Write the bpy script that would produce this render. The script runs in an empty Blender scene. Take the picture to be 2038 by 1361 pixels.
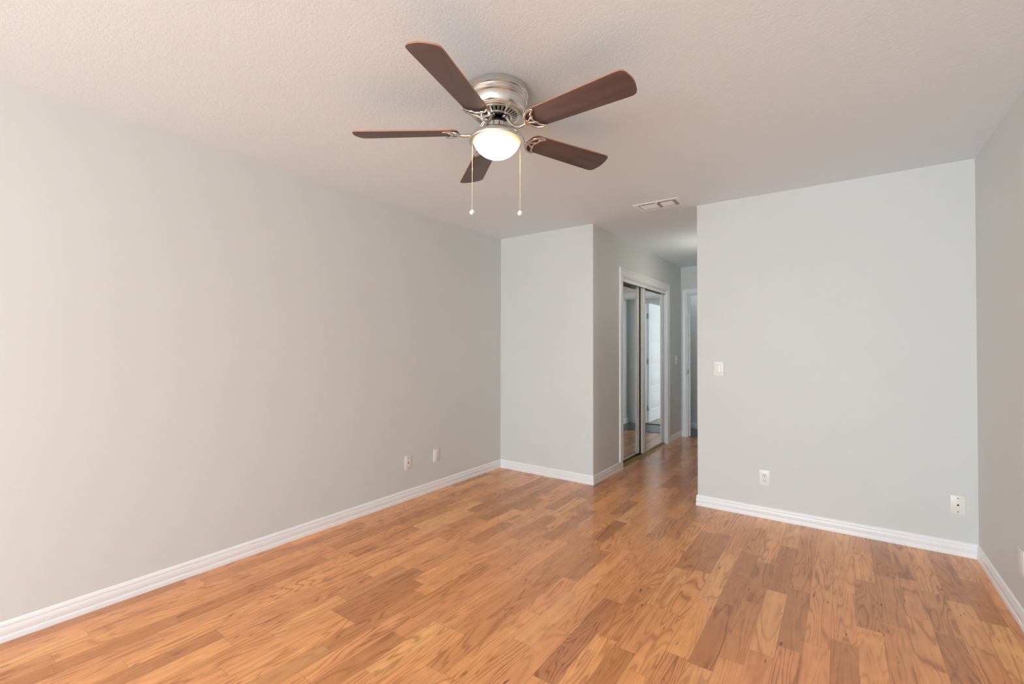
import bpy, bmesh, math, random
from mathutils import Vector, Matrix
random.seed(7)
PI = math.pi
scene = bpy.context.scene
COL = scene.collection

# ------------------------------------------------------------------ camera
FPX, W_PX = 913.39, 2038.0
cam_d = bpy.data.cameras.new('camera')
cam_d.sensor_width = 36.0
cam_d.sensor_fit = 'HORIZONTAL'
cam_d.lens = FPX / W_PX * 36.0
cam_d.clip_start = 0.02
cam = bpy.data.objects.new('camera', cam_d)
COL.objects.link(cam)
YAW, PITCH, ROLL = math.radians(35.6555), math.radians(0.6493), math.radians(0.0814)
CAM_Z = 1.2811
F0 = Vector((-math.sin(YAW), math.cos(YAW), 0)); R0 = Vector((math.cos(YAW), math.sin(YAW), 0)); U0 = Vector((0, 0, 1))
Fv = F0 * math.cos(PITCH) + U0 * math.sin(PITCH); Uv = U0 * math.cos(PITCH) - F0 * math.sin(PITCH)
Rv = R0 * math.cos(ROLL) + Uv * math.sin(ROLL); Uv = Uv * math.cos(ROLL) - R0 * math.sin(ROLL)
M = Matrix((Rv, Uv, -Fv)).transposed().to_4x4()
M.translation = Vector((0, 0, CAM_Z))
cam.matrix_world = M
scene.camera = cam

# ------------------------------------------------------------------ world, exposure
scene.view_settings.view_transform = 'Standard'
scene.view_settings.look = 'None'
scene.view_settings.gamma = 1.0
scene.view_settings.use_curve_mapping = False
scene.view_settings.exposure = 0.0
world = bpy.data.worlds.new('sky'); scene.world = world
world.use_nodes = True
bg = world.node_tree.nodes['Background']
bg.inputs['Color'].default_value = (0.82, 0.93, 1.02, 1)
bg.inputs['Strength'].default_value = 3.9
try:
    scene.cycles.use_denoising = True
    scene.cycles.max_bounces = 14
    scene.cycles.diffuse_bounces = 8
    scene.cycles.glossy_bounces = 6
    scene.cycles.sample_clamp_indirect = 6.0
    scene.cycles.caustics_reflective = False
except Exception:
    pass

# room dimensions (metres; the camera stands above the origin)
H = 2.44
XL, XR = -2.963, 0.671          # left and right wall faces
YB = 3.923                      # far wall face (both stretches)
YR = -4.60                      # wall behind the camera
XB, XC = -1.8826, -0.9555       # hall left and right wall faces
YE = 6.817                      # hall end wall face
YF = 7.570                      # wall beyond the tiled room
XV = -2.75                      # left end of the tiled room
YO = 10.6                       # far bedroom back wall
WT = 0.12

def daylight(name, loc, rot, sx, sy, power, color=(1, 1, 1)):
    l = bpy.data.lights.new(name, 'AREA'); l.shape = 'RECTANGLE'
    l.size, l.size_y, l.energy, l.color = sx, sy, power, color
    o = bpy.data.objects.new(name, l); COL.objects.link(o)
    o.location = loc; o.rotation_euler = rot
    return o
# daylight through the sliding door behind the camera and the far bedroom's window
SD = (-2.00, 0.60, 0.04, 2.20)     # x0, x1, z0, z1 of the sliding door opening
daylight('daylight_sliding_door', ((SD[0]+SD[1])/2, YR-WT-0.03, (SD[2]+SD[3])/2), (PI/2, 0, 0), SD[1]-SD[0], SD[3]-SD[2], 203, (0.80, 0.97, 1.08))
LWN = (-4.20, -2.40, 0.70, 1.95)    # y0, y1, z0, z1 of an unseen opening added in the left wall for fill light
daylight('daylight_left_fill', (XL-WT-0.03, (LWN[0]+LWN[1])/2, (LWN[2]+LWN[3])/2), (0, -PI/2, 0), LWN[3]-LWN[2], LWN[1]-LWN[0], 132, (0.80, 0.97, 1.08))
daylight('daylight_bedroom_window', (-3.6-WT-0.03, 9.1, 1.45), (0, -PI/2, 0), 1.2, 1.5, 42, (0.95, 0.98, 1.0))

# ------------------------------------------------------------------ helpers
def srgb(r, g, b):
    f = lambda c: (c/255/12.92) if c/255 <= 0.04045 else ((c/255+0.055)/1.055)**2.4
    return (f(r), f(g), f(b), 1)

class NT:
    def __init__(s, name):
        s.m = bpy.data.materials.new(name); s.m.use_nodes = True
        s.t = s.m.node_tree; s.n = s.t.nodes; s.l = s.t.links
        s.p = s.n['Principled BSDF']
    def new(s, typ, **kw):
        n = s.n.new(typ)
        for k, v in kw.items(): setattr(n, k, v)
        return n
    def put(s, sock, v):
        if isinstance(v, bpy.types.NodeSocket): s.l.new(v, sock)
        elif v is not None: sock.default_value = v
    def math(s, op, a, b=None, c=None, clamp=False):
        n = s.new('ShaderNodeMath', operation=op); n.use_clamp = clamp
        s.put(n.inputs[0], a)
        if b is not None: s.put(n.inputs[1], b)
        if c is not None: s.put(n.inputs[2], c)
        return n.outputs[0]
    def mix(s, fac, a, b, blend='MIX'):
        n = s.new('ShaderNodeMix', data_type='RGBA', blend_type=blend)
        s.put(n.inputs[0], fac); s.put(n.inputs[6], a); s.put(n.inputs[7], b)
        return n.outputs[2]
    def noise(s, vec, scale, detail=2, rough=0.5, dist=0.0, dim='3D'):
        n = s.new('ShaderNodeTexNoise', noise_dimensions=dim)
        if vec is not None: s.l.new(vec, n.inputs['Vector'])
        n.inputs['Scale'].default_value = scale; n.inputs['Detail'].default_value = detail
        n.inputs['Roughness'].default_value = rough; n.inputs['Distortion'].default_value = dist
        return n.outputs[0]
    def ramp(s, fac, stops):
        n = s.new('ShaderNodeValToRGB'); s.put(n.inputs[0], fac)
        e = n.color_ramp.elements
        while len(e) < len(stops): e.new(0.5)
        for k, (p, c) in enumerate(stops): e[k].position = p; e[k].color = c
        return n.outputs[0]
    def comb(s, x, y, z):
        n = s.new('ShaderNodeCombineXYZ')
        for k, v in enumerate((x, y, z)): s.put(n.inputs[k], v)
        return n.outputs[0]
    def bump(s, height, strength=0.3, dist=0.002):
        n = s.new('ShaderNodeBump'); n.inputs['Strength'].default_value = strength
        n.inputs['Distance'].default_value = dist; s.put(n.inputs['Height'], height)
        s.l.new(n.outputs[0], s.p.inputs['Normal'])
    def pos(s): return s.new('ShaderNodeNewGeometry').outputs['Position']
    def objco(s): return s.new('ShaderNodeTexCoord').outputs['Object']
    def set(s, **kw):
        for k, v in kw.items(): s.put(s.p.inputs[k.replace('_', ' ')], v)
        return s

def simple(name, col, rough=0.5, metal=0.0, spec=0.5):
    t = NT(name)
    t.set(Base_Color=col, Roughness=rough, Metallic=metal)
    t.p.inputs['Specular IOR Level'].default_value = spec
    return t.m

def paint(name, col, bump=0.25, scale=90, rough=0.55, dist=0.0015, blotch=0.015):
    t = NT(name); p = t.pos()
    big = t.noise(p, 2.3, 3)
    n = t.mix(big, tuple(c*(1-blotch) for c in col[:3])+(1,), tuple(min(1, c*(1+blotch)) for c in col[:3])+(1,))
    t.set(Base_Color=n, Roughness=rough)
    t.p.inputs['Specular IOR Level'].default_value = 0.3
    a = t.noise(p, scale, 3, 0.55)
    b = t.noise(p, scale*0.22, 2)
    t.bump(t.math('ADD', a, t.math('MULTIPLY', b, 0.8)), bump, dist)
    return t.m

WALL = paint('greige_wall_paint', (0.655, 0.680, 0.668, 1), 0.22, 70)
CEIL = NT('textured_ceiling_paint')
def _ceil(t):
    p = t.pos()
    t.set(Base_Color=(0.775, 0.865, 0.925, 1), Roughness=0.8)
    t.p.inputs['Specular IOR Level'].default_value = 0.2
    n1 = t.noise(p, 95, 3, 0.6, 0.6)
    s = t.math('SMOOTH_MIN', n1, 0.56, 0.08)
    n2 = t.noise(p, 28, 2, 0.5, 1.2)
    t.bump(t.math('ADD', s, t.math('MULTIPLY', t.math('SMOOTH_MIN', n2, 0.52, 0.05), 0.9)), 0.40, 0.003)
_ceil(CEIL); CEIL = CEIL.m
TRIM = simple('white_trim_paint', (0.84, 0.85, 0.86, 1), 0.32)
BATHWALL = paint('cool_grey_wall_paint', (0.72, 0.73, 0.715, 1), 0.2, 70)
PLASTIC = simple('white_plastic', (0.82, 0.815, 0.79, 1), 0.3)
IVORY = simple('ivory_plastic', (0.80, 0.785, 0.745, 1), 0.35)
DARK = simple('dark_recess', (0.012, 0.011, 0.010, 1), 0.6)
SCREW = simple('screw_steel', (0.16, 0.15, 0.14, 1), 0.4, 0.8)
BLACKM = simple('black_motor_enamel', (0.012, 0.012, 0.012, 1), 0.25)
BRASS = simple('antique_brass_track', (0.66, 0.52, 0.28, 1), 0.32, 1.0)
CHROME = simple('satin_chrome', (0.72, 0.71, 0.69, 1), 0.18, 1.0)
HINGE = simple('brushed_hinge_steel', (0.36, 0.33, 0.30, 1), 0.4, 0.9)
MIRROR = simple('mirror_glass', (0.86, 0.87, 0.865, 1), 0.0, 1.0)
FRAMEW = simple('white_enamelled_door_frame', (0.76, 0.76, 0.735, 1), 0.28)
DOORW = simple('white_door_enamel', (0.86, 0.865, 0.86, 1), 0.3)
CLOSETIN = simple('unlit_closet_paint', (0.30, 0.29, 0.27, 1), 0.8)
CHAINM = simple('beaded_brass_chain', (0.80, 0.66, 0.45, 1), 0.3, 0.9)
PENDANT = simple('pale_glazed_pendant', (0.72, 0.76, 0.80, 1), 0.2)
CARPET = paint('beige_carpet', (0.50, 0.42, 0.37, 1), 0.8, 260, 0.95, 0.004, 0.08)
SOCKET = simple('receptacle_white', (0.78, 0.78, 0.77, 1), 0.35)

def nickel(name, base=(0.74, 0.72, 0.68, 1), rough=0.27, aniso=0.65):
    t = NT(name); o = t.objco()
    t.set(Base_Color=base, Metallic=1.0)
    sep = t.new('ShaderNodeSeparateXYZ'); t.l.new(o, sep.inputs[0])
    ang = t.math('ARCTAN2', sep.outputs[1], sep.outputs[0])
    v = t.comb(t.math('MULTIPLY', ang, 1.2), 0.0, t.math('MULTIPLY', sep.outputs[2], 900))
    n = t.noise(v, 1.0, 2)
    t.set(Roughness=t.math('MULTIPLY_ADD', n, 0.10, rough-0.05))
    t.p.inputs['Anisotropic'].default_value = aniso
    tg = t.new('ShaderNodeTangent', direction_type='RADIAL', axis='Z')
    t.l.new(tg.outputs[0], t.p.inputs['Tangent'])
    return t.m
NICKEL = nickel('brushed_nickel')
NICKEL2 = simple('satin_nickel', (0.70, 0.67, 0.63, 1), 0.26, 1.0)

def tiles():
    t = NT('dark_grey_slate_tile'); p = t.pos()
    b = t.new('ShaderNodeTexBrick'); t.l.new(p, b.inputs['Vector'])
    b.inputs['Scale'].default_value = 1.0; b.inputs['Brick Width'].default_value = 0.45; b.inputs['Row Height'].default_value = 0.45
    b.offset = 0.0; b.inputs['Mortar Size'].default_value = 0.004
    b.inputs['Color1'].default_value = (0.085, 0.095, 0.10, 1); b.inputs['Color2'].default_value = (0.07, 0.08, 0.085, 1)
    b.inputs['Mortar'].default_value = (0.05, 0.05, 0.05, 1)
    n = t.noise(p, 6, 5, 0.6)
    t.set(Base_Color=t.mix(n, b.outputs[0], (0.11, 0.12, 0.13, 1)), Roughness=0.32)
    t.bump(n, 0.1, 0.002)
    return t.m
TILE = tiles()

def blade_wood():
    t = NT('dark_walnut_blade_veneer'); o = t.objco()
    mp = t.new('ShaderNodeMapping'); t.l.new(o, mp.inputs['Vector'])
    mp.inputs['Scale'].default_value = (1.6, 14, 14)
    oi = t.new('ShaderNodeObjectInfo')
    add = t.new('ShaderNodeVectorMath', operation='ADD'); t.l.new(mp.outputs[0], add.inputs[0])
    t.l.new(t.comb(t.math('MULTIPLY', oi.outputs['Random'], 40), 0.0, 0.0), add.inputs[1])
    broad = t.noise(add.outputs[0], 1.0, 3, 0.5, 0.9)
    mp2 = t.new('ShaderNodeMapping'); t.l.new(o, mp2.inputs['Vector']); mp2.inputs['Scale'].default_value = (8, 260, 260)
    fine = t.noise(mp2.outputs[0], 1.0, 3, 0.6)
    c = t.ramp(broad, [(0.28, (0.052, 0.033, 0.031, 1)), (0.50, (0.106, 0.066, 0.060, 1)), (0.72, (0.150, 0.092, 0.082, 1))])
    c = t.mix(t.math('MULTIPLY', fine, 0.55), c, (0.055, 0.030, 0.025, 1))
    t.set(Base_Color=c, Roughness=0.48)
    t.p.inputs['Specular IOR Level'].default_value = 0.9
    t.bump(fine, 0.12, 0.0006)
    return t.m
BLADE = blade_wood()
BLADE_EDGE = simple('reddish_blade_edge', (0.40, 0.17, 0.10, 1), 0.5)

def laminate():
    t = NT('cherry_laminate_flooring'); p = t.pos()
    sep = t.new('ShaderNodeSeparateXYZ'); t.l.new(p, sep.inputs[0])
    X, Y = sep.outputs[0], sep.outputs[1]
    SW = 0.0945
    u = t.math('DIVIDE', t.math('ADD', X, 0.0438+SW*60), SW)
    col = t.math('FLOOR', u); fu = t.math('SUBTRACT', u, col)
    # random-length staves along the strip
    wn = t.new('ShaderNodeTexWhiteNoise', noise_dimensions='1D'); t.put(wn.inputs['W'], col)
    L = t.math('MULTIPLY_ADD', wn.outputs['Value'], 0.16, 0.46)
    w = t.math('ADD', t.math('DIVIDE', Y, L), t.math('MULTIPLY', col, 37.31))
    vo = t.new('ShaderNodeTexVoronoi', voronoi_dimensions='1D', feature='F1'); t.put(vo.inputs['W'], w)
    vo.inputs['Scale'].default_value = 1.0; vo.inputs['Randomness'].default_value = 0.75
    ve = t.new('ShaderNodeTexVoronoi', voronoi_dimensions='1D', feature='DISTANCE_TO_EDGE'); t.put(ve.inputs['W'], w)
    ve.inputs['Scale'].default_value = 1.0; ve.inputs['Randomness'].default_value = 0.75
    sc = t.new('ShaderNodeSeparateColor'); t.l.new(vo.outputs['Color'], sc.inputs[0])
    r1, r2, r3 = sc.outputs[0], sc.outputs[1], sc.outputs[2]
    # grain coordinates, shifted for every stave
    gx = t.math('MULTIPLY_ADD', r1, 31.0, X); gy = t.math('MULTIPLY_ADD', r2, 17.0, Y)
    wob = t.noise(t.comb(t.math('MULTIPLY', gx, 9), t.math('MULTIPLY', gy, 3.0), r3), 1.0, 3, 0.5)
    base = t.noise(t.comb(t.math('MULTIPLY', gx, 8.5), t.math('MULTIPLY', gy, 0.95), t.math('MULTIPLY', r3, 9.0)), 1.0, 2, 0.45, 0.35)
    fld = t.math('MULTIPLY_ADD', wob, 0.06, base)
    ring = t.math('SINE', t.math('MULTIPLY', fld, t.math('MULTIPLY_ADD', r1, 55.0, 70.0)))
    ring = t.math('MULTIPLY_ADD', ring, 0.5, 0.5)
    ringl = t.math('POWER', ring, 4.5)                       # thin dark contour lines
    fine = t.noise(t.comb(t.math('MULTIPLY', gx, 260), t.math('MULTIPLY', gy, 7), r3), 1.0, 3, 0.6)
    mid = t.noise(t.comb(t.math('MULTIPLY', gx, 38), t.math('MULTIPLY', gy, 1.6), r1), 1.0, 3, 0.55, 0.5)
    blot = t.noise(t.comb(t.math('MULTIPLY', gx, 16), t.math('MULTIPLY', gy, 9.0), r2), 1.0, 3, 0.5)
    # stave tint
    tint = t.ramp(r2, [(0.0, (0.560, 0.215, 0.074, 1)), (0.22, (0.690, 0.280, 0.095, 1)), (0.42, (0.832, 0.350, 0.124, 1)),
                       (0.62, (0.924, 0.406, 0.145, 1)), (0.80, (0.790, 0.321, 0.124, 1)), (0.95, (0.930, 0.452, 0.165, 1)), (1.0, (0.558, 0.216, 0.074, 1))])
    amt = t.math('MULTIPLY_ADD', r3, 0.60, 0.28)
    dk = t.mix(1.0, tint, (0.50, 0.40, 0.36, 1), 'MULTIPLY')
    c = t.mix(t.math('MULTIPLY', ringl, t.math('MULTIPLY', amt, t.math('MULTIPLY_ADD', fine, 1.4, 0.3)), clamp=True), tint, dk)
    c = t.mix(t.math('MULTIPLY', t.math('SUBTRACT', mid, 0.42, clamp=True), 1.1, clamp=True), c, dk)
    lt = t.mix(1.0, tint, (1.22, 1.28, 1.35, 1), 'MULTIPLY')
    c = t.mix(t.math('MULTIPLY', t.math('SUBTRACT', blot, 0.48, clamp=True), 1.6, clamp=True), c, lt)
    c = t.mix(t.math('MULTIPLY', t.math('SUBTRACT', fine, 0.45, clamp=True), 0.55, clamp=True), c, dk)
    # mineral flecks
    fl = t.noise(t.comb(t.math('MULTIPLY', gx, 75), t.math('MULTIPLY', gy, 13), t.math('ADD', r3, 4.0)), 1.0, 1, 0.4)
    gate = t.noise(t.comb(t.math('MULTIPLY', gx, 9), t.math('MULTIPLY', gy, 4), r1), 1.0, 1)
    flm = t.math('MULTIPLY', t.math('SUBTRACT', fl, 0.70, clamp=True), 14.0, clamp=True)
    flm = t.math('MULTIPLY', flm, t.math('MULTIPLY', t.math('SUBTRACT', gate, 0.50, clamp=True), 8.0, clamp=True))
    c = t.mix(t.math('MULTIPLY', flm, 0.8), c, (0.075, 0.030, 0.020, 1))
    # joints
    e1 = t.math('MINIMUM', fu, t.math('SUBTRACT', 1.0, fu))
    j1 = t.math('LESS_THAN', e1, 0.008)
    odd = t.math('MODULO', col, 2.0)
    j1b = t.math('MULTIPLY', t.math('LESS_THAN', fu, 0.014), t.math('LESS_THAN', odd, 0.5))
    j2 = t.math('LESS_THAN', ve.outputs['Distance'], 0.0022)
    jj = t.math('MAXIMUM', t.math('MULTIPLY', j1, 0.25), t.math('MAXIMUM', t.math('MULTIPLY', j1b, 0.55), t.math('MULTIPLY', j2, 0.3)))
    c = t.mix(jj, c, (0.13, 0.05, 0.025, 1))
    rgh = t.math('MULTIPLY_ADD', t.noise(p, 3.0, 3), 0.10, 0.17)
    t.set(Base_Color=c, Roughness=rgh)
    t.p.inputs['Specular IOR Level'].default_value = 0.65
    hgt = t.math('SUBTRACT', t.math('MULTIPLY', fine, 0.08), jj)
    t.bump(t.math('ADD', hgt, t.math('MULTIPLY', t.noise(p, 5.0, 2), 0.5)), 0.12, 0.0015)
    return t.m
FLOOR = laminate()

def glass_glow():
    t = NT('lit_frosted_glass_bowl'); o = t.objco()
    sep = t.new('ShaderNodeSeparateXYZ'); t.l.new(o, sep.inputs[0])
    # the bowl glows warmer and weaker towards its rim, away from the bulb
    f = t.math('DIVIDE', t.math('ADD', sep.outputs[2], 0.264), 0.0275, clamp=True)
    c = t.ramp(f, [(0.0, (1.0, 0.88, 0.66, 1)), (0.55, (1.0, 0.78, 0.45, 1)), (1.0, (1.0, 0.50, 0.14, 1))])
    t.set(Base_Color=(0.9, 0.86, 0.78, 1), Roughness=0.35, Emission_Color=c,
          Emission_Strength=t.math('MULTIPLY_ADD', t.math('POWER', t.math('SUBTRACT', 1.0, f), 3.0), 11.0, 0.95))
    return t.m
GLOW = glass_glow()

# --- mesh building
def link(name, bm, mats, parent=None, smooth=True, angle=0.6, loc=None):
    bmesh.ops.recalc_face_normals(bm, faces=bm.faces)
    me = bpy.data.meshes.new(name); bm.to_mesh(me); bm.free()
    if not isinstance(mats, (list, tuple)): mats = [mats]
    for m in mats: me.materials.append(m)
    if smooth:
        for p in me.polygons: p.use_smooth = True
        me.set_sharp_from_angle(angle=angle)
    o = bpy.data.objects.new(name, me); COL.objects.link(o)
    if parent is not None: o.parent = parent
    if loc is not None: o.location = loc
    return o

def empty(name, loc, label=None, cat=None, group=None, rotz=0.0):
    o = bpy.data.objects.new(name, None); COL.objects.link(o)
    o.empty_display_size = 0.1; o.location = loc; o.rotation_euler = (0, 0, rotz)
    if label: o['label'] = label
    if cat: o['category'] = cat
    if group: o['group'] = group
    return o

def tag(o, label=None, cat=None, group=None, kind=None):
    if label: o['label'] = label
    if cat: o['category'] = cat
    if group: o['group'] = group
    if kind: o['kind'] = kind
    return o

def box(bm, x0, x1, y0, y1, z0, z1, mi=0, bev=0.0, mat=None):
    r = bmesh.ops.create_cube(bm, size=1.0)
    vs = r['verts']
    for v in vs:
        v.co = Vector(((x0+x1)/2 + v.co.x*(x1-x0), (y0+y1)/2 + v.co.y*(y1-y0), (z0+z1)/2 + v.co.z*(z1-z0)))
    fs = {f for v in vs for f in v.link_faces}
    for f in fs: f.material_index = mi
    if bev > 0:
        es = list({e for f in fs for e in f.edges})
        g = bmesh.ops.bevel(bm, geom=es, offset=bev, segments=2, affect='EDGES', profile=0.5)
        vs = list({v for f in g['faces'] for v in f.verts} | {v for v in vs if v.is_valid})
        for f in g['faces']: f.material_index = mi
        vs = [v for v in vs if v.is_valid]
    if mat is not None:
        bmesh.ops.transform(bm, matrix=mat, verts=vs)
    return vs

def lathe(bm, prof, n=64, mi=0, ax=(0, 0), cap0=False, cap1=False):
    rings = []
    for r, z in prof:
        rings.append([bm.verts.new((ax[0]+r*math.cos(2*PI*k/n), ax[1]+r*math.sin(2*PI*k/n), z)) for k in range(n)])
    for a, b in zip(rings, rings[1:]):
        for k in range(n):
            f = bm.faces.new((a[k], a[(k+1) % n], b[(k+1) % n], b[k])); f.material_index = mi
    if cap0: bm.faces.new(rings[0]).material_index = mi
    if cap1: bm.faces.new(rings[-1][::-1]).material_index = mi

def catmull(pts, sub=6):
    P = [Vector(p) for p in pts]; P = [P[0]*2-P[1]] + P + [P[-1]*2-P[-2]]
    out = []
    for i in range(1, len(P)-2):
        for s in range(sub):
            t = s/sub; a, b, c, d = P[i-1], P[i], P[i+1], P[i+2]
            out.append(0.5*((2*b)+(c-a)*t+(2*a-5*b+4*c-d)*t*t+(3*b-a-3*c+d)*t**3))
    out.append(P[-2]); return out

def tube(bm, pts, rad, n=10, mi=0, flat=1.0, up=Vector((0, 0, 1))):
    """round (or flattened) bar along pts; rad may be a list"""
    P = [Vector(p) for p in pts]; m = len(P)
    R = rad if isinstance(rad, (list, tuple)) else [rad]*m
    if len(R) != m: R = [R[min(len(R)-1, int(i*(len(R)-1)/(m-1)))] + (R[min(len(R)-1, int(i*(len(R)-1)/(m-1))+1)]-R[min(len(R)-1, int(i*(len(R)-1)/(m-1)))])*((i*(len(R)-1)/(m-1)) % 1) for i in range(m)]
    rings = []; side = None
    for i, p in enumerate(P):
        t = (P[min(i+1, m-1)]-P[max(i-1, 0)]).normalized()
        s = t.cross(up)
        if s.length < 1e-4: s = side if side is not None else t.cross(Vector((1, 0, 0)))
        s.normalize(); side = s; u = s.cross(t).normalized()
        rings.append([bm.verts.new(p + s*R[i]*math.cos(2*PI*k/n) + u*R[i]*flat*math.sin(2*PI*k/n)) for k in range(n)])
    for a, b in zip(rings, rings[1:]):
        for k in range(n): bm.faces.new((a[k], a[(k+1) % n], b[(k+1) % n], b[k])).material_index = mi
    bm.faces.new(rings[0][::-1]).material_index = mi; bm.faces.new(rings[-1]).material_index = mi

def ball(bm, c, r, u=12, v=8, mi=0, sz=1.0):
    g = bmesh.ops.create_uvsphere(bm, u_segments=u, v_segments=v, radius=r)
    for w in g['verts']:
        w.co = Vector((w.co.x, w.co.y, w.co.z*sz)) + Vector(c)
    for f in {f for w in g['verts'] for f in w.link_faces}: f.material_index = mi

def sweep_segment(bm, a, b, da, db, prof, fmap):
    """moulding between 2D points a and b; profile (offset, height); da/db = mitre directions"""
    ra = [bm.verts.new(fmap(a[0]+da[0]*o, a[1]+da[1]*o, h)) for o, h in prof]
    rb = [bm.verts.new(fmap(b[0]+db[0]*o, b[1]+db[1]*o, h)) for o, h in prof]
    n = len(prof)
    for i in range(n-1): bm.faces.new((ra[i], ra[i+1], rb[i+1], rb[i]))
    bm.faces.new(ra); bm.faces.new(rb[::-1]); bm.faces.new((ra[-1], ra[0], rb[0], rb[-1]))

def mitres(path, side):
    """offset direction at each path vertex (side=+1: left of travel)"""
    n = len(path); nor = []
    for i in range(n-1):
        d = Vector((path[i+1][0]-path[i][0], path[i+1][1]-path[i][1])).normalized()
        nor.append(Vector((-d.y, d.x))*side)
    out = [nor[0]]
    for i in range(1, n-1):
        s = nor[i-1]+nor[i]; out.append(s/(s.dot(nor[i])))
    out.append(nor[-1]); return out

# ------------------------------------------------------------------ shell
def slab(name, x0, x1, y0, y1, z0, z1, m, bev_edges=()):
    bm = bmesh.new(); box(bm, x0, x1, y0, y1, z0, z1)
    for (ex, ey) in bev_edges:   # softly rounded plaster corner
        es = [e for e in bm.edges if all(abs(v.co.x-ex) < 1e-5 and abs(v.co.y-ey) < 1e-5 for v in e.verts)]
        bmesh.ops.bevel(bm, geom=es, offset=0.006, segments=3, affect='EDGES', profile=0.5)
    o = link(name, bm, m); o['kind'] = 'structure'; return o

def wall_with_hole(name, axis, face, thick, a0, a1, h0, h1, z0, z1, m):
    """wall plane perpendicular to axis, spanning a0..a1, one opening h0..h1 x z0..z1, floor 0..H"""
    bm = bmesh.new(); lo, hi = sorted((face, face+thick))
    def b(p0, p1, q0, q1):
        if p1-p0 < 1e-6 or q1-q0 < 1e-6: return
        if axis == 'x': box(bm, lo, hi, p0, p1, q0, q1)
        else: box(bm, p0, p1, lo, hi, q0, q1)
    b(a0, h0, 0, H); b(h1, a1, 0, H); b(h0, h1, z1, H); b(h0, h1, 0, z0)
    bmesh.ops.remove_doubles(bm, verts=bm.verts, dist=1e-6)
    o = link(name, bm, m, smooth=False); o['kind'] = 'structure'; return o

CY0, CY1, CZ = 4.628, 6.155, 2.035           # closet opening
DX0, DX1, DZ = -1.794, -1.030, 2.052         # doorway at the hall's end
BX0, BX1, BZ = -1.785, -1.140, 2.045         # doorway into the far bedroom
wall_with_hole('wall_left', 'x', XL, -WT, YR-WT, YB+WT, LWN[0], LWN[1], LWN[2], LWN[3], WALL)
slab('wall_back_left', XL, XB, YB, YB+WT, 0, H, WALL, [(XB, YB)])
slab('wall_back_right', XC, XR, YB, YB+WT, 0, H, WALL, [(XC, YB)])
wall_with_hole('wall_hall_left', 'x', XB, -WT, YB+WT, YE, CY0, CY1, 0, CZ, WALL)
slab('wall_hall_right', XC, XC+WT, YB+WT, YF, 0, H, WALL)
wall_with_hole('wall_hall_end', 'y', YE, 0.115, XV, XC, DX0, DX1, 0, DZ, WALL)
slab('wall_right', XR, XR+WT, YR-WT, YB+WT, 0, H, WALL)
wall_with_hole('wall_behind_camera', 'y', YR, -WT, XL, XR, SD[0], SD[1], 0, SD[3], WALL)
wall_with_hole('wall_tiled_room_back', 'y', YF, WT, XV, XC+WT, BX0, BX1, 0, BZ, BATHWALL)
slab('wall_tiled_room_left', XV-WT, XV, YE, YF+WT, 0, H, BATHWALL)
# closet inside
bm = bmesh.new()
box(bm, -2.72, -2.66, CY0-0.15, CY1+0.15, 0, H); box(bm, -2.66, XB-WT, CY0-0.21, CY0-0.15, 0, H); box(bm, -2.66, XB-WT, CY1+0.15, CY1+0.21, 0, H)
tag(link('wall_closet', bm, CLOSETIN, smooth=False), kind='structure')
# far bedroom shell
wall_with_hole('wall_bedroom_left', 'x', -3.6, -WT, YF+WT, YO, 8.35, 9.85, 0.85, 2.05, WALL)
slab('wall_bedroom_back', -3.6-WT, 0.4, YO, YO+WT, 0, H, WALL)
slab('wall_bedroom_right', 0.4, 0.4+WT, YF+WT, YO+WT, 0, H, WALL)
slab('wall_bedroom_front', -3.6-WT, XV, YF, YF+WT, 0, H, WALL)
slab('wall_bedroom_front_right', XC+WT, 0.4, YF, YF+WT, 0, H, WALL)
YT = YE+0.045                      # wood meets tile under the hall door
slab('floor', XL, XR, YR-WT, YB, -0.06, 0, FLOOR)
slab('floor_hall', XB-0.8, XC, YB, YT, -0.06, 0, FLOOR)
slab('floor_tiled_room', XV, XC, YT, YF+0.03, -0.06, 0, TILE)
slab('floor_bedroom', -3.6, 0.4, YF+0.03, YO, -0.06, 0.002, CARPET)
VX0, VX1, VY0, VY1 = -1.378, -1.018, 3.607, 3.822      # ceiling vent
bm = bmesh.new(); q = 0.030
box(bm, -3.9, VX0+q, YR-WT, YO+WT, H, H+0.08); box(bm, VX1-q, XR+WT, YR-WT, YO+WT, H, H+0.08)
box(bm, VX0+q, VX1-q, YR-WT, VY0+q, H, H+0.08); box(bm, VX0+q, VX1-q, VY1-q, YO+WT, H, H+0.08)
tag(link('ceiling', bm, CEIL, smooth=False), kind='structure')
bm = bmesh.new(); box(bm, BX0, BX1, YF-0.004, YF+0.034, 0, 0.009, bev=0.003)
tag(link('trim_threshold', bm, simple('dark_bronze_threshold', (0.03, 0.022, 0.018, 1), 0.4)), kind='structure')
bm = bmesh.new(); box(bm, DX0, DX1, YT-0.012, YT+0.012, 0, 0.006, bev=0.002)
tag(link('trim_hall_threshold', bm, simple('wood_tone_threshold', (0.16, 0.09, 0.055, 1), 0.35)), kind='structure')

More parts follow.
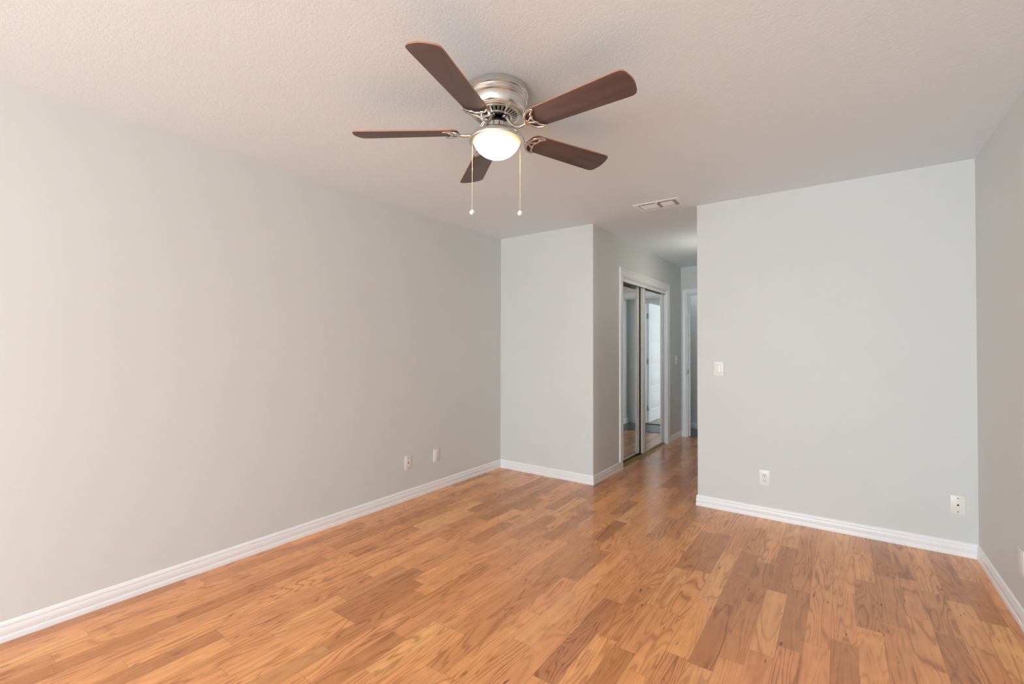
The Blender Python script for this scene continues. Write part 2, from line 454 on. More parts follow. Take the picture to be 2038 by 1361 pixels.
# ------------------------------------------------------------------ baseboards
BP = [(0.0, 0.0), (0.0115, 0.0), (0.0118, 0.019), (0.0108, 0.0225), (0.0080, 0.0245), (0.0076, 0.0275), (0.0092, 0.034), (0.0100, 0.044),
      (0.0096, 0.055), (0.0078, 0.0605), (0.0056, 0.0615), (0.0056, 0.0645), (0.0078, 0.0675), (0.0078, 0.0735), (0.0060, 0.0785), (0.0028, 0.0840), (0.0, 0.0870)]
PLAIN = [(0.0, 0.0), (0.012, 0.0), (0.012, 0.070), (0.010, 0.080), (0.004, 0.088), (0.0, 0.090)]
def baseboards(path, names, side=1, prof=BP):
    ds = mitres(path, side)
    for i, nm in enumerate(names):
        if nm is None: continue
        bm = bmesh.new()
        sweep_segment(bm, path[i], path[i+1], ds[i], ds[i+1], prof, lambda x, y, h: (x, y, h))
        tag(link(nm, bm, TRIM, angle=0.5), kind='structure')
baseboards([(XL, YR), (XL, YB), (XB, YB), (XB, CY0-0.001)], ['baseboard_left', 'baseboard_back_left', 'baseboard_hall_left'], side=-1)
baseboards([(XB, CY1+0.066), (XB, YE), (DX0-0.063, YE)], ['baseboard_hall_left_end', 'baseboard_hall_end'], side=-1)
baseboards([(DX1, YE+0.115), (XC, YE+0.115)], [None], side=1)
baseboards([(XC, YE), (XC, YB), (XR, YB), (XR, YR)], ['baseboard_hall_right', 'baseboard_back_right', 'baseboard_right'], side=-1)
baseboards([(XC, YF), (XC, YE+0.115)], ['baseboard_tiled_room_right'], side=-1)
baseboards([(XV, YF), (BX0-0.06, YF)], ['baseboard_tiled_room_back'], side=-1, prof=PLAIN)

# ------------------------------------------------------------------ door casings
CP = [(0.0, 0.0), (0.0, 0.009), (0.004, 0.012), (0.012, 0.0125), (0.017, 0.0095), (0.022, 0.0095), (0.034, 0.0135), (0.048, 0.0155),
      (0.054, 0.0125), (0.058, 0.0125), (0.063, 0.0175), (0.076, 0.0185), (0.085, 0.016), (0.088, 0.010), (0.088, 0.0)]
FP = [(0.0, 0.0), (0.0, 0.010), (0.003, 0.0125), (0.020, 0.0125), (0.024, 0.0105), (0.040, 0.0120), (0.052, 0.0150), (0.060, 0.0150), (0.063, 0.011), (0.063, 0.0)]
def casing(name, path, prof, fmap, side, mat=TRIM, headscale=1.0):
    ds = mitres(path, side); bm = bmesh.new()
    for i in range(len(path)-1):
        sweep_segment(bm, path[i], path[i+1], ds[i], ds[i+1], prof, fmap)
    return tag(link(name, bm, mat, angle=0.4), kind='structure')
# closet casing: stops on top of the baseboard at the left, runs to the floor at the right
def scaled(prof, k): return [(o*k, h) for o, h in prof]
mapx = lambda a, b, t: (XB+t, a, b)
casing('trim_closet_casing', [(CY0, 0.087), (CY0, CZ), (CY1, CZ), (CY1, 0.0)], CP, mapx, 1)
mapy = lambda a, b, t: (a, YE-t, b)
casing('trim_hall_end_casing', [(DX0-0.003, 0.0), (DX0-0.003, DZ+0.002), (DX1+0.003, DZ+0.002), (DX1+0.003, 0.0)], scaled(FP, 1.0), mapy, 1)
mapf = lambda a, b, t: (a, YF-t, b)
casing('trim_bedroom_casing', [(BX0, 0.0), (BX0, BZ), (BX1, BZ), (BX1, 0.0)], FP, mapf, 1)
def jamb(name, axis, x0, x1, y0, y1, z1, t=0.016, stop=None):
    """lining of an opening in a wall; axis is the wall normal"""
    bm = bmesh.new()
    if axis == 'y':
        box(bm, x0-0.001, x0+t, y0, y1, 0, z1); box(bm, x1-t, x1+0.001, y0, y1, 0, z1); box(bm, x0+t, x1-t, y0, y1, z1-t, z1+0.001)
        if stop:
            s0, s1 = stop; e = 0.011
            box(bm, x0+t, x0+t+e, s0, s1, 0, z1-t); box(bm, x1-t-e, x1-t, s0, s1, 0, z1-t); box(bm, x0+t+e, x1-t-e, s0, s1, z1-t-e, z1-t)
    else:
        box(bm, x0, x1, y0-0.001, y0+t, 0, z1); box(bm, x0, x1, y1-t, y1+0.001, 0, z1); box(bm, x0, x1, y0+t, y1-t, z1-t, z1+0.001)
    return tag(link(name, bm, TRIM, smooth=False), kind='structure')
jamb('trim_hall_end_jamb', 'y', DX0, DX1, YE-0.001, YE+0.116, DZ, 0.010, (YE+0.055, YE+0.09))
jamb('trim_bedroom_jamb', 'y', BX0, BX1, YF-0.001, YF+WT+0.001, BZ, 0.014, (YF+0.03, YF+0.065))
jamb('trim_closet_jamb', 'x', XB-WT-0.001, XB+0.001, CY0, CY1, CZ, 0.008)
# strike plate on the hall door jamb
bm = bmesh.new(); box(bm, DX0+0.008, DX0+0.0112, YE-0.006, YE+0.040, 0.905, 0.962, bev=0.001); box(bm, DX0-0.008, DX0+0.010, YE-0.0165, YE-0.0135, 0.910, 0.957, bev=0.001)
box(bm, DX0-0.001, DX0+0.010, YE-0.016, YE-0.001, 0.912, 0.955)
tag(link('strike_plate', bm, HINGE), 'small grey metal strike plate on the white jamb of the doorway at the hall end', 'strike plate')

# ------------------------------------------------------------------ windows behind and beside the camera; the left one added for fill light
def window(name, axis, face, thick, a0, a1, z0, z1, nmull):
    bm = bmesh.new(); f = 0.045; c = face+thick*0.6; d = 0.03
    def b(p0, p1, q0, q1):
        if axis == 'x': box(bm, c-d, c+d, p0, p1, q0, q1, bev=0.003)
        else: box(bm, p0, p1, c-d, c+d, q0, q1, bev=0.003)
    b(a0, a0+f, z0, z1); b(a1-f, a1, z0, z1); b(a0+f, a1-f, z0, z0+f); b(a0+f, a1-f, z1-f, z1)
    for k in range(nmull):
        m = a0+(a1-a0)*(k+1)/(nmull+1); b(m-f/2, m+f/2, z0+f, z1-f)
    return tag(link(name, bm, TRIM), kind='structure')
window('door_1', 'y', YR, -WT, SD[0], SD[1], 0.0, SD[3], 1)
window('fill_window', 'x', XL, -WT, LWN[0], LWN[1], LWN[2], LWN[3], 1)
window('window_2', 'x', -3.6, -WT, 8.35, 9.85, 0.85, 2.05, 1)

# ------------------------------------------------------------------ mirrored closet doors
def mirror_door(name, xf, y0, y1, z0, z1, sl, sr, top, bot, label):
    """frame + mirror; xf = face of the frame; sl / sr stile widths"""
    t = 0.028
    r = empty(name, (xf-t/2, (y0+y1)/2, z0), label, 'closet door', 'mirrored sliding closet doors')
    ox, oy, oz = r.location
    def rel(bm):
        bmesh.ops.translate(bm, verts=bm.verts, vec=(-ox, -oy, -oz)); return bm
    for nm, (a, b) in (('stile', (y0, y0+sl)), ('stile', (y1-sr, y1))):
        bm = bmesh.new()
        box(bm, xf-t, xf, a, b, z0, z1, bev=0.002)
        # raised bead on the stile face
        m = a+(b-a)*0.55
        box(bm, xf-0.001, xf+0.004, m-(b-a)*0.13, m+(b-a)*0.13, z0+0.002, z1-0.002, bev=0.0015)
        link(nm, rel(bm), FRAMEW, r)
    bm = bmesh.new(); box(bm, xf-t, xf-0.001, y0+sl-0.001, y1-sr+0.001, z0, z0+bot, bev=0.0015); link('bottom_rail', rel(bm), FRAMEW, r)
    bm = bmesh.new(); box(bm, xf-t, xf-0.001, y0+sl-0.001, y1-sr+0.001, z1-top, z1, bev=0.0015); link('top_rail', rel(bm), FRAMEW, r)
    bm = bmesh.new(); box(bm, xf-0.012, xf-0.006, y0+sl-0.004, y1-sr+0.004, z0+bot-0.004, z1-top+0.004); link('mirror', rel(bm), MIRROR, r, smooth=False)
    return r
mirror_door('mirrored_closet_door', XB-0.034, 5.338, 6.143, 0.022, 2.018, 0.088, 0.090, 0.018, 0.020,
            'white framed mirrored closet door sliding in front, nearer the hall end')
mirror_door('mirrored_closet_door', XB-0.074, 4.641, 5.337, 0.028, 2.018, 0.045, 0.075, 0.018, 0.020,
            'white framed mirrored closet door set further back, nearer the main room')
# valance board hiding the top track
bm = bmesh.new()
box(bm, XB-0.026, XB-0.010, CY0+0.009, CY1-0.009, 1.984, CZ-0.009)
box(bm, XB-0.028, XB-0.004, CY0+0.009, CY1-0.009, 1.984, 1.999, bev=0.003)
tag(link('trim_closet_valance', bm, TRIM), kind='structure')
# floor track
t = empty('sliding_door_track', (XB-0.06, (CY0+CY1)/2, 0), 'brass toned floor track under the mirrored closet doors', 'door track')
bm = bmesh.new()
yl = (CY1-CY0)/2-0.009
box(bm, -0.055, 0.045, -yl, yl, 0.0, 0.004)
for xx in (-0.053, -0.018, 0.012, 0.040): box(bm, xx-0.002, xx+0.003, -yl, yl, 0.004, 0.014, bev=0.001)
link('track_rail', bm, BRASS, t)
bm = bmesh.new(); box(bm, 0.010, 0.030, yl-0.022, yl-0.002, 0.014, 0.018, bev=0.001); link('door_guide', bm, BLACKM, t)

# ------------------------------------------------------------------ far bedroom door, seen in the mirror
HX, HY = BX1-0.018, YF+WT+0.004
LW, LH = 0.735, 2.02
d = empty('door_2', (HX, HY, 0.012)); d['kind'] = 'structure'
bm = bmesh.new()
# local: leaf runs along +y from the hinge, thickness towards -x
T0, T1 = -0.035, 0.0
box(bm, T0+0.011, T1-0.011, 0, LW, 0, LH)
st = 0.105; rails = [0.0, 0.0]
pz = [(0.20, 0.50), (0.59, 0.86), (0.97, 1.24), (1.33, 1.60), (1.68, 1.915)]
for s in (0, 1):
    xa, xb = (T0, T0+0.0115) if s == 0 else (T1-0.0115, T1)
    box(bm, xa, xb, 0, st, 0, LH); box(bm, xa, xb, LW-st, LW, 0, LH)
    edges = [0.0] + [z for p in pz for z in p] + [LH]
    for k in range(0, len(edges), 2): box(bm, xa, xb, st, LW-st, edges[k], edges[k+1])
link('door_leaf', bm, DOORW, d, smooth=False)
for k, (a, b) in enumerate(pz):
    bm = bmesh.new()
    for xa, xb in ((T0+0.004, T0+0.012), (T1-0.012, T1-0.004)):
        box(bm, xa, xb, st+0.022, LW-st-0.022, a+0.022, b-0.022, bev=0.006)
    link('door_panel', bm, DOORW, d)
bm = bmesh.new()
for s in (-1, 1):
    xk = T0 if s < 0 else T1
    tube(bm, [(xk, LW-0.065, 0.94), (xk+s*0.032, LW-0.065, 0.94)], 0.011, 12, up=Vector((0, 0, 1)))
    tube(bm, [(xk, LW-0.065, 0.94), (xk+s*0.005, LW-0.065, 0.94)], 0.030, 16)
    ball(bm, (xk+s*0.048, LW-0.065, 0.94), 0.026)
link('door_knob', bm, HINGE, d)
for z in (0.24, 1.03, 1.80):
    bm = bmesh.new(); box(bm, T1-0.030, T1+0.002, -0.005, -0.001, z-0.045, z+0.045, bev=0.001)
    tube(bm, [(T1+0.006, -0.004, z-0.045), (T1+0.006, -0.004, z+0.045)], 0.006, 10, up=Vector((1, 0, 0)))
    link('hinge', bm, HINGE, d)

# ------------------------------------------------------------------ ceiling fan
FX, FY = -1.2622, 1.6385
fan = empty('ceiling_fan', (FX, FY, H), 'flush mounted five blade ceiling fan with dark wood blades and a lit bowl light', 'ceiling fan')
bm = bmesh.new()
lathe(bm, [(0.139, 0.0), (0.1415, -0.002), (0.1415, -0.029), (0.1395, -0.031), (0.1355, -0.033), (0.1350, -0.036), (0.1385, -0.040), (0.1395, -0.044),
           (0.1375, -0.047), (0.1345, -0.048), (0.1345, -0.050), (0.1370, -0.053), (0.1375, -0.057), (0.1350, -0.060), (0.1325, -0.061),
           (0.1315, -0.068), (0.1280, -0.085), (0.1240, -0.098), (0.1215, -0.1005), (0.1195, -0.1005), (0.1190, -0.103), (0.1130, -0.108), (0.1040, -0.1105), (0.1000, -0.1110)], 96, cap0=True)
link('motor_housing', bm, NICKEL, fan, angle=0.5)
bm = bmesh.new()
lathe(bm, [(0.1015, -0.109), (0.101, -0.113), (0.094, -0.1145), (0.094, -0.110)], 96)
lathe(bm, [(0.070, -0.1215), (0.069, -0.124), (0.061, -0.126), (0.060, -0.120)], 72)
NS = 30
for k in range(NS):
    a = 2*PI*k/NS; c, s = math.cos(a), math.sin(a)
    hw0, hw1 = 0.0058, 0.0046
    q = [bm.verts.new((r*c - w*s, r*s + w*c, z)) for r, w, z in
         ((0.096, -hw0, -0.1142), (0.096, hw0, -0.1142), (0.066, hw1, -0.1240), (0.066, -hw1, -0.1240),
          (0.096, -hw0, -0.1112), (0.096, hw0, -0.1112), (0.066, hw1, -0.1205), (0.066, -hw1, -0.1205))]
    for f in ((0, 1, 2, 3), (7, 6, 5, 4), (0, 3, 7, 4), (1, 5, 6, 2)): bm.faces.new([q[i] for i in f])
link('vent_grille', bm, NICKEL2, fan, angle=0.5)
bm = bmesh.new()
lathe(bm, [(0.0, -0.100), (0.100, -0.100), (0.100, -0.104), (0.062, -0.112), (0.058, -0.116)], 48)
lathe(bm, [(0.058, -0.100), (0.058, -0.117), (0.052, -0.128), (0.040, -0.131), (0.030, -0.134), (0.028, -0.154), (0.0, -0.154)], 48)
link('motor_hub', bm, BLACKM, fan)
bm = bmesh.new()
lathe(bm, [(0.0, -0.150), (0.044, -0.150), (0.0465, -0.152), (0.0465, -0.182), (0.050, -0.184)], 64)
neck = link('switch_housing', bm, CHROME, fan)
bm = bmesh.new(); dirc = (-F0.x, -F0.y)
ax_ = Vector((-F0.x, -F0.y, 0)).normalized(); sx_ = Vector((R0.x, R0.y, 0))
pc = ax_*0.0462 + sx_*0.013
for dz, hh in ((-0.1585, 0.0016), (-0.1665, 0.0042)):
    tube(bm, [pc+Vector((0, 0, dz)), pc+ax_*0.0015+Vector((0, 0, dz))], 0.0022 if hh < 0.002 else 0.0028, 10)
link('reverse_switch', bm, BLACKM, neck)
bm = bmesh.new()
lathe(bm, [(0.040, -0.181), (0.050, -0.1815), (0.062, -0.1835), (0.080, -0.1885), (0.098, -0.1960), (0.112, -0.2050), (0.121, -0.2140), (0.1255, -0.2220),
           (0.1262, -0.2290), (0.1240, -0.2335), (0.1180, -0.2350), (0.1080, -0.2340), (0.1070, -0.230)], 96)
light_fit = link('light_fitter', bm, NICKEL, fan, angle=0.6)
bm = bmesh.new()
Rg, hg, ng = 0.1068, 0.070, 18; Rs = (Rg*Rg+hg*hg)/(2*hg)
prof = [(Rg, -0.2300)]
for k in range(ng+1):
    a = math.asin(min(1, Rg/Rs))*(1-k/ng); prof.append((max(Rs*math.sin(a), 0.0002), -0.2355-hg + Rs*(1-math.cos(a))))
lathe(bm, prof, 72)
bowl = link('glass_bowl', bm, GLOW, light_fit)

# blades
TH0 = math.radians(-74.85); PITCHB = 0.2235; ZB = -0.188; RT = 0.655
def blade_outline():
    pts = []
    def w(r): return 0.0565 + (0.0690-0.0565)*min(1, max(0, (r-0.22)/(0.62-0.22)))
    up = []
    # root: rounded
    for k in range(9):
        a = PI/2*k/8
        up.append((0.205-0.032*math.cos(a), w(0.2)*math.sin(a)**0.8))
    for r in (0.24, 0.30, 0.36, 0.42, 0.48, 0.54, 0.59, 0.612): up.append((r, w(r)))
    # tip corner and gently bowed end
    cr = 0.026; cx, cy = RT-0.008-cr, w(0.62)-cr
    for k in range(1, 8):
        a = PI/2*(1-k/8); up.append((cx+cr*math.cos(a), cy+cr*math.sin(a)))
    for k in range(1, 5):
        yy = cy*(1-k/4); up.append((RT-0.008*(yy/cy)**2 if k < 4 else RT, yy))
    dn = [(r, -v) for r, v in reversed(up[1:-1])]
    return up + dn
OUT = blade_outline()
def blade_bm():
    bm = bmesh.new(); th = 0.0055
    lo = [bm.verts.new((r, w, 0)) for r, w in OUT]; hi = [bm.verts.new((r, w, th)) for r, w in OUT]
    inn = []
    n = len(OUT)
    fb = bm.faces.new(lo[::-1]); ft = bm.faces.new(hi)
    for k in range(n):
        f = bm.faces.new((lo[k], lo[(k+1) % n], hi[(k+1) % n], hi[k])); f.material_index = 1
    g = bmesh.ops.bevel(bm, geom=list(fb.edges)+list(ft.edges), offset=0.0011, segments=2, affect='EDGES', profile=0.5)
    for f in g['faces']: f.material_index = 1
    return bm
def iron_bm():
    """openwork blade iron: crescent with two horns under the blade root, fed by a curved arm from the hub"""
    bm = bmesh.new(); z = -0.0065
    z3 = lambda r, w, dz=0.0: (r, w, z+dz)
    for s in (1, -1):
        outer = catmull([z3(0.236, s*0.0545), z3(0.222, s*0.0565), z3(0.202, s*0.0520), z3(0.184, s*0.0370), z3(0.174, s*0.0180), z3(0.166, s*0.002, -0.002)], 5)
        tube(bm, outer, [0.0036, 0.0052, 0.0060, 0.0060, 0.0064, 0.0074], 10, flat=0.75)
        inner = catmull([z3(0.236, s*0.0545), z3(0.224, s*0.0440), z3(0.213, s*0.0330), z3(0.212, s*0.0200), z3(0.204, s*0.0110), z3(0.203, 0.0)], 5)
        tube(bm, inner, [0.0036, 0.0046, 0.0052, 0.0048, 0.0046, 0.0046], 10, flat=0.75)
        strut = catmull([z3(0.168, s*0.003), z3(0.183, s*0.006), z3(0.196, s*0.014), z3(0.210, s*0.024)], 4)
        tube(bm, strut, [0.0050, 0.0042, 0.0036, 0.0036], 10, flat=0.75)
        ball(bm, z3(0.236, s*0.0545), 0.0034)
        # screws into the blade
        ball(bm, z3(0.205, s*0.0115, -0.002), 0.0052, sz=0.6)
    return bm
def arm_bm():
    bm = bmesh.new()
    pts = catmull([(0.040, 0, -0.127-ZB), (0.052, 0, -0.133-ZB), (0.066, 0, -0.150-ZB), (0.084, 0, -0.174-ZB), (0.108, 0, -0.194-ZB), (0.136, 0, -0.200-ZB), (0.168, 0, -0.1975-ZB)], 6)
    tube(bm, pts, [0.0095, 0.0090, 0.0084, 0.0080, 0.0078, 0.0074, 0.0078], 12, up=Vector((0, 1, 0)))
    box(bm, 0.034, 0.056, -0.012, 0.012, -0.132-ZB, -0.124-ZB, bev=0.002)
    return bm
bl0 = ir0 = ar0 = None
for k in range(5):
    th = TH0 + 2*PI*k/5
    rot = Matrix.Rotation(th, 4, 'Z'); pit = Matrix.Rotation(-PITCHB, 4, 'X')
    mt = Matrix.Translation((0, 0, ZB)) @ rot @ pit
    if k == 0:
        bl0 = link('blade', blade_bm(), [BLADE, BLADE_EDGE], fan, angle=0.5)
        ir0 = link('blade_iron', iron_bm(), NICKEL2, bl0)
        ar0 = link('blade_arm', arm_bm(), NICKEL2, fan)
        b, i, a = bl0, ir0, ar0
    else:
        b = bl0.copy(); i = ir0.copy(); a = ar0.copy()
        for o in (b, i, a): COL.objects.link(o)
        b.parent = fan; a.parent = fan; i.parent = b
    b.matrix_local = mt; i.matrix_local = Matrix.Identity(4)
    a.matrix_local = Matrix.Translation((0, 0, ZB)) @ rot

# pull chains
def chain(ox, oy, zt, zc, zb, label):
    bm = bmesh.new()
    r = 0.0012; z = zt
    while z > zb+0.010:
        if abs(z-zc) > 0.006: ball(bm, (ox, oy, z), r*1.25, 8, 6)
        z -= 0.0030
    tube(bm, [(ox, oy, zt), (ox, oy, zb+0.006)], 0.0006, 6, up=Vector((1, 0, 0)))
    dx, dy = Vector((ox, oy)).normalized()*0.012
    tube(bm, [(ox-dx, oy-dy, zt+0.0045), (ox, oy, zt+0.003)], 0.0026, 8)
    ball(bm, (ox, oy, zt+0.001), 0.0036, 10, 8)
    c = link('pull_chain', bm, CHAINM, fan)
    bm = bmesh.new(); tube(bm, [(ox, oy, zc+0.006), (ox, oy, zc-0.006)], 0.0022, 10, up=Vector((1, 0, 0))); link('chain_connector', bm, CHAINM, c)
    bm = bmesh.new()
    ball(bm, (ox, oy, zb), 0.0118, 20, 14)
    tube(bm, [(ox, oy, zb+0.008), (ox, oy, zb+0.0135)], [0.0045, 0.0028], 10, up=Vector((1, 0, 0)))
    f2 = Vector((-ox, -oy, 0)); v = Vector((-FX-ox, -FY-oy, 0)).normalized(); s = v.cross(Vector((0, 0, 1)))
    ring = [Vector((ox, oy, zb))+v*0.0098+s*0.0050*math.cos(q*PI/8)+Vector((0, 0, 0.0050*math.sin(q*PI/8))) for q in range(17)]
    tube(bm, ring, 0.0008, 6, up=v)
    p = link('chain_pendant', bm, PENDANT, c); p['label'] = label
chain(-0.0871, -0.0674, 2.206-H, 2.083-H, 1.888-H, 'pale round pendant on the left pull chain')
chain(0.0589, 0.1014, 2.206-H, 2.095-H, 1.900-H, 'pale round pendant on the right pull chain')

# ------------------------------------------------------------------ added globe that brightens the hall (unseen behind the hall's corner)
hl = empty('hall_fill_lamp', (-1.09, 5.30, H), 'unseen white globe added to brighten the hall', 'added fill lamp')
bm = bmesh.new(); lathe(bm, [(0.060, 0.0), (0.062, -0.004), (0.058, -0.018), (0.012, -0.024), (0.005, -0.030), (0.005, -0.365), (0.030, -0.382)], 32, cap0=True); link('fill_lamp_base', bm, TRIM, hl)
glow2 = NT('hall_fill_glow'); glow2.set(Base_Color=(0.9, 0.88, 0.84, 1), Emission_Color=(1.0, 0.91, 0.80, 1), Emission_Strength=20.0)
bm = bmesh.new(); ball(bm, (0, 0, -0.46), 0.085, 32, 20); link('fill_globe', bm, glow2.m, hl)
def flush_fill(x, y, strength, label):  # extra light source, added out of view to lift the tiled room
    o = empty('flush_fill_lamp', (x, y, H), label, 'added fill lamp')
    bm = bmesh.new(); lathe(bm, [(0.115, 0.0), (0.120, -0.004), (0.118, -0.020), (0.108, -0.024)], 48, cap0=True); link('fill_lamp_base', bm, TRIM, o)
    g = NT('tiled_room_fill_glow'); g.set(Base_Color=(0.9, 0.88, 0.84, 1), Emission_Color=(0.95, 0.97, 1.0, 1), Emission_Strength=strength)
    bm = bmesh.new(); lathe(bm, [(0.107, -0.018)] + [(0.107*math.cos(a*PI/20)+0.0004, -0.022-0.050*math.sin(a*PI/20)) for a in range(0, 11)], 48); link('fill_dome', bm, g.m, o)
flush_fill(-1.95, 7.25, 12.0, 'unseen round white lamp added to brighten the tiled room beyond the hall')

# ------------------------------------------------------------------ ceiling vent
VENTW = simple('white_enamelled_vent', (0.90, 0.93, 0.95, 1), 0.4)
v = empty('ceiling_vent', ((VX0+VX1)/2, (VY0+VY1)/2, H), 'white louvred air vent in the ceiling near the hall opening', 'air vent')
hx, hy = (VX1-VX0)/2, (VY1-VY0)/2
ix, iy = hx-0.032, hy-0.032
bm = bmesh.new()
for a in ((-hx, hx, -hy, -iy), (-hx, hx, iy, hy), (-hx, -ix, -iy, iy), (ix, hx, -iy, iy)):
    box(bm, a[0], a[1], a[2], a[3], -0.004, 0.0)
for a in ((-ix-0.001, ix+0.001, -iy-0.001, -iy), (-ix-0.001, ix+0.001, iy, iy+0.001), (-ix-0.001, -ix, -iy, iy), (ix, ix+0.001, -iy, iy)): box(bm, a[0], a[1], a[2], a[3], -0.002, 0.020)
box(bm, -0.008, 0.008, -iy, iy, -0.005, 0.010, bev=0.002)
link('vent_frame', bm, VENTW, v, smooth=False)
DUCT = simple('dark_duct', (0.06, 0.055, 0.05, 1), 0.8)
bm = bmesh.new()
box(bm, -ix-0.002, ix+0.002, -iy-0.002, iy+0.002, 0.070, 0.072)
for a in ((-ix-0.002, ix+0.002, -iy-0.002, -iy-0.001), (-ix-0.002, ix+0.002, iy+0.001, iy+0.002), (-ix-0.002, -ix-0.001, -iy, iy), (ix+0.001, ix+0.002, -iy, iy)): box(bm, a[0], a[1], a[2], a[3], 0.001, 0.070)
link('duct_box', bm, DUCT, v, smooth=False)
for (xa, xb) in ((-ix, -0.008), (0.008, ix-0.030)):
    for k in range(4):
        y = -iy + 0.058 + k*0.0230
        bm = bmesh.new()
        box(bm, xa+0.001, xb-0.001, -0.0105, 0.0105, -0.0006, 0.0006)
        bmesh.ops.rotate(bm, verts=bm.verts, cent=(0, 0, 0), matrix=Matrix.Rotation(math.radians(-24), 3, 'X'))
        bmesh.ops.translate(bm, verts=bm.verts, vec=(0, y, 0.0035))
        link('louvre', bm, VENTW, v, smooth=False)
GREYV = simple('grey_vent_metal', (0.30, 0.30, 0.29, 1), 0.4)
for xs in (-0.010, ix-0.030):
    bm = bmesh.new()
    box(bm, xs+0.004, xs+0.024, -iy+0.020, iy-0.012, -0.006, 0.004, bev=0.003)
    link('damper_lever', bm, GREYV, v)

# ------------------------------------------------------------------ wall plates
def on_wall(name, centre, facing, label, cat, group=None):
    """empty whose local +y points out of the wall, local x along the wall, z up"""
    rz = {'-y': PI, '+x': -PI/2, '-x': PI/2}[facing]
    return empty(name, centre, label, cat, group, rz)
def plate(r, mat, w=0.070, h=0.115, t=0.0055):
    bm = bmesh.new(); box(bm, -w/2, w/2, 0, t, -h/2, h/2, bev=0.0022); return link('cover_plate', bm, mat, r)
def disc(r, name, x, z, rad, mat, y0=0.0045, y1=0.0068, parent=None):
    bm = bmesh.new(); tube(bm, [(x, y0, z), (x, y1, z)], rad, 14); return link(name, bm, mat, parent or r)
def light_switch(c, facing, label, cat='light switch'):
    r = on_wall('light_switch', c, facing, label, cat); plate(r, PLASTIC)
    bm = bmesh.new()
    box(bm, -0.0185, 0.0185, 0.004, 0.0062, -0.0355, 0.0355)
    link('rocker_bezel', bm, simple('bezel_shadow_grey', (0.60, 0.60, 0.58, 1), 0.4), r, smooth=False)
    bm = bmesh.new(); box(bm, -0.0165, 0.0165, 0.0, 0.0040, -0.0330, 0.0330, bev=0.001)
    bmesh.ops.rotate(bm, verts=bm.verts, cent=(0, 0, 0), matrix=Matrix.Rotation(math.radians(2.2), 3, 'X')); bmesh.ops.translate(bm, verts=bm.verts, vec=(0, 0.0062, 0))
    link('rocker', bm, PLASTIC, r)
    for z in (-0.048, 0.048): disc(r, 'screw', 0, z, 0.0025, PLASTIC)
    return r
def coax(c, facing, label, mat=PLASTIC):
    r = on_wall('cable_wall_plate', c, facing, label, 'wall plate'); plate(r, mat)
    for z in (-0.0415, 0.0415): disc(r, 'screw', 0, z, 0.0036, SCREW)
    disc(r, 'cable_port', 0, 0.0, 0.0052, DARK, y1=0.0075)
    return r
def duplex(c, facing, label):
    r = on_wall('power_outlet', c, facing, label, 'power outlet'); plate(r, PLASTIC)
    for z in (0.0195, -0.0195):
        bm = bmesh.new(); box(bm, -0.0165, 0.0165, 0.005, 0.0075, z-0.0140, z+0.0140, bev=0.001)
        s = link('receptacle', bm, SOCKET, r)
        bm = bmesh.new()
        box(bm, -0.0082, -0.0056, 0.0073, 0.0078, z+0.0005, z+0.0085); box(bm, 0.0056, 0.0082, 0.0073, 0.0078, z+0.0005, z+0.0085)
        tube(bm, [(0, 0.0073, z-0.0065), (0, 0.0078, z-0.0065)], 0.0030, 12)
        link('socket_slots', bm, DARK, s, smooth=False)
    disc(r, 'screw', 0, 0, 0.0022, SCREW)
    return r
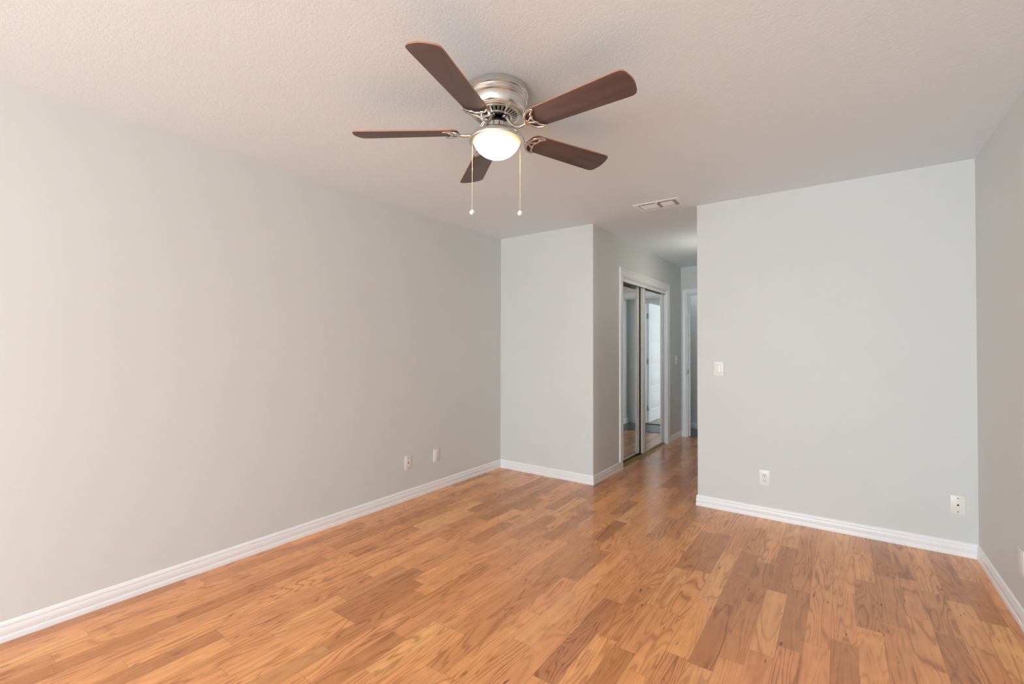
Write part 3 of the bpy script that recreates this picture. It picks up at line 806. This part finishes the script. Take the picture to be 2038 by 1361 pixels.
def jack(c, facing, label):
    r = on_wall('wall_jack', c, facing, label, 'wall plate'); plate(r, PLASTIC)
    bm = bmesh.new(); box(bm, -0.0165, 0.0165, 0.005, 0.0078, -0.034, 0.034, bev=0.0012); s = link('insert', bm, SOCKET, r)
    bm = bmesh.new()
    bm.free()
    pg = simple('port_grey', (0.62, 0.62, 0.60, 1), 0.4)
    for z in (0.017, -0.017):
        bm = bmesh.new(); box(bm, -0.006, 0.006, 0.0076, 0.0081, z-0.004, z+0.004); link('port_cover', bm, pg, s, smooth=False)
    for z in (-0.0485, 0.0485): disc(r, 'screw', 0, z, 0.0026, SOCKET)
    return r
light_switch((-0.7902, YB, 1.1116), '-y', 'white rocker light switch on the wall right of the hall opening')
duplex((-0.4749, YB, 0.3027), '-y', 'white power outlet with two sockets, low on the far wall below the light switch')
coax((0.5807, YB, 0.3102), '-y', 'off white cable plate with black centre hole by the right hand corner', IVORY)
coax((XL, 2.6315, 0.3105), '+x', 'cream cable plate with dark centre hole low on the left wall', IVORY)
jack((XL, 2.9607, 0.3090), '+x', 'white wall plate low on the left wall, nearer the corner than the cable plate')
r = on_wall('blank_wall_plate', (XR, 3.0825, 0.3010), '-x', 'ivory wall plate low on the right wall, cut by the photo edge', 'wall plate'); plate(r, IVORY, 0.073, 0.113, 0.006)
for z in (-0.0415, 0.0415): disc(r, 'screw', 0, z, 0.003, IVORY)
r = on_wall('light_switch', (XB, 6.573, 1.105), '+x', 'small white light switch on the dim hall wall past the closet', 'light switch'); plate(r, PLASTIC, 0.070, 0.115)
bm = bmesh.new(); box(bm, -0.005, 0.005, 0.005, 0.014, -0.002, 0.012, bev=0.001); link('toggle', bm, PLASTIC, r)
for z in (-0.03, 0.03): disc(r, 'screw', 0, z, 0.0022, PLASTIC)

# ------------------------------------------------------------------ specks of paint on the floor
for (x, y, s, lab) in ((-1.945, 3.699, 0.010, 'tiny white paint chip on the floor near the hall corner baseboard'),):
    bm = bmesh.new(); vs = [bm.verts.new((s*1.4*math.cos(a)*q, s*0.5*math.sin(a)*q, 0)) for a, q in zip([i*PI/3.5 for i in range(7)], (1, .8, 1, .7, 1, .9, .75))]
    f = bm.faces.new(vs); e = bmesh.ops.extrude_face_region(bm, geom=[f]); bmesh.ops.translate(bm, verts=[g for g in e['geom'] if isinstance(g, bmesh.types.BMVert)], vec=(0, 0, 0.0012))
    tag(link('paint_chip', bm, simple('chalky_white', (0.8, 0.75, 0.68, 1), 0.8), loc=(x, y, 0.0)), lab, 'paint chip')
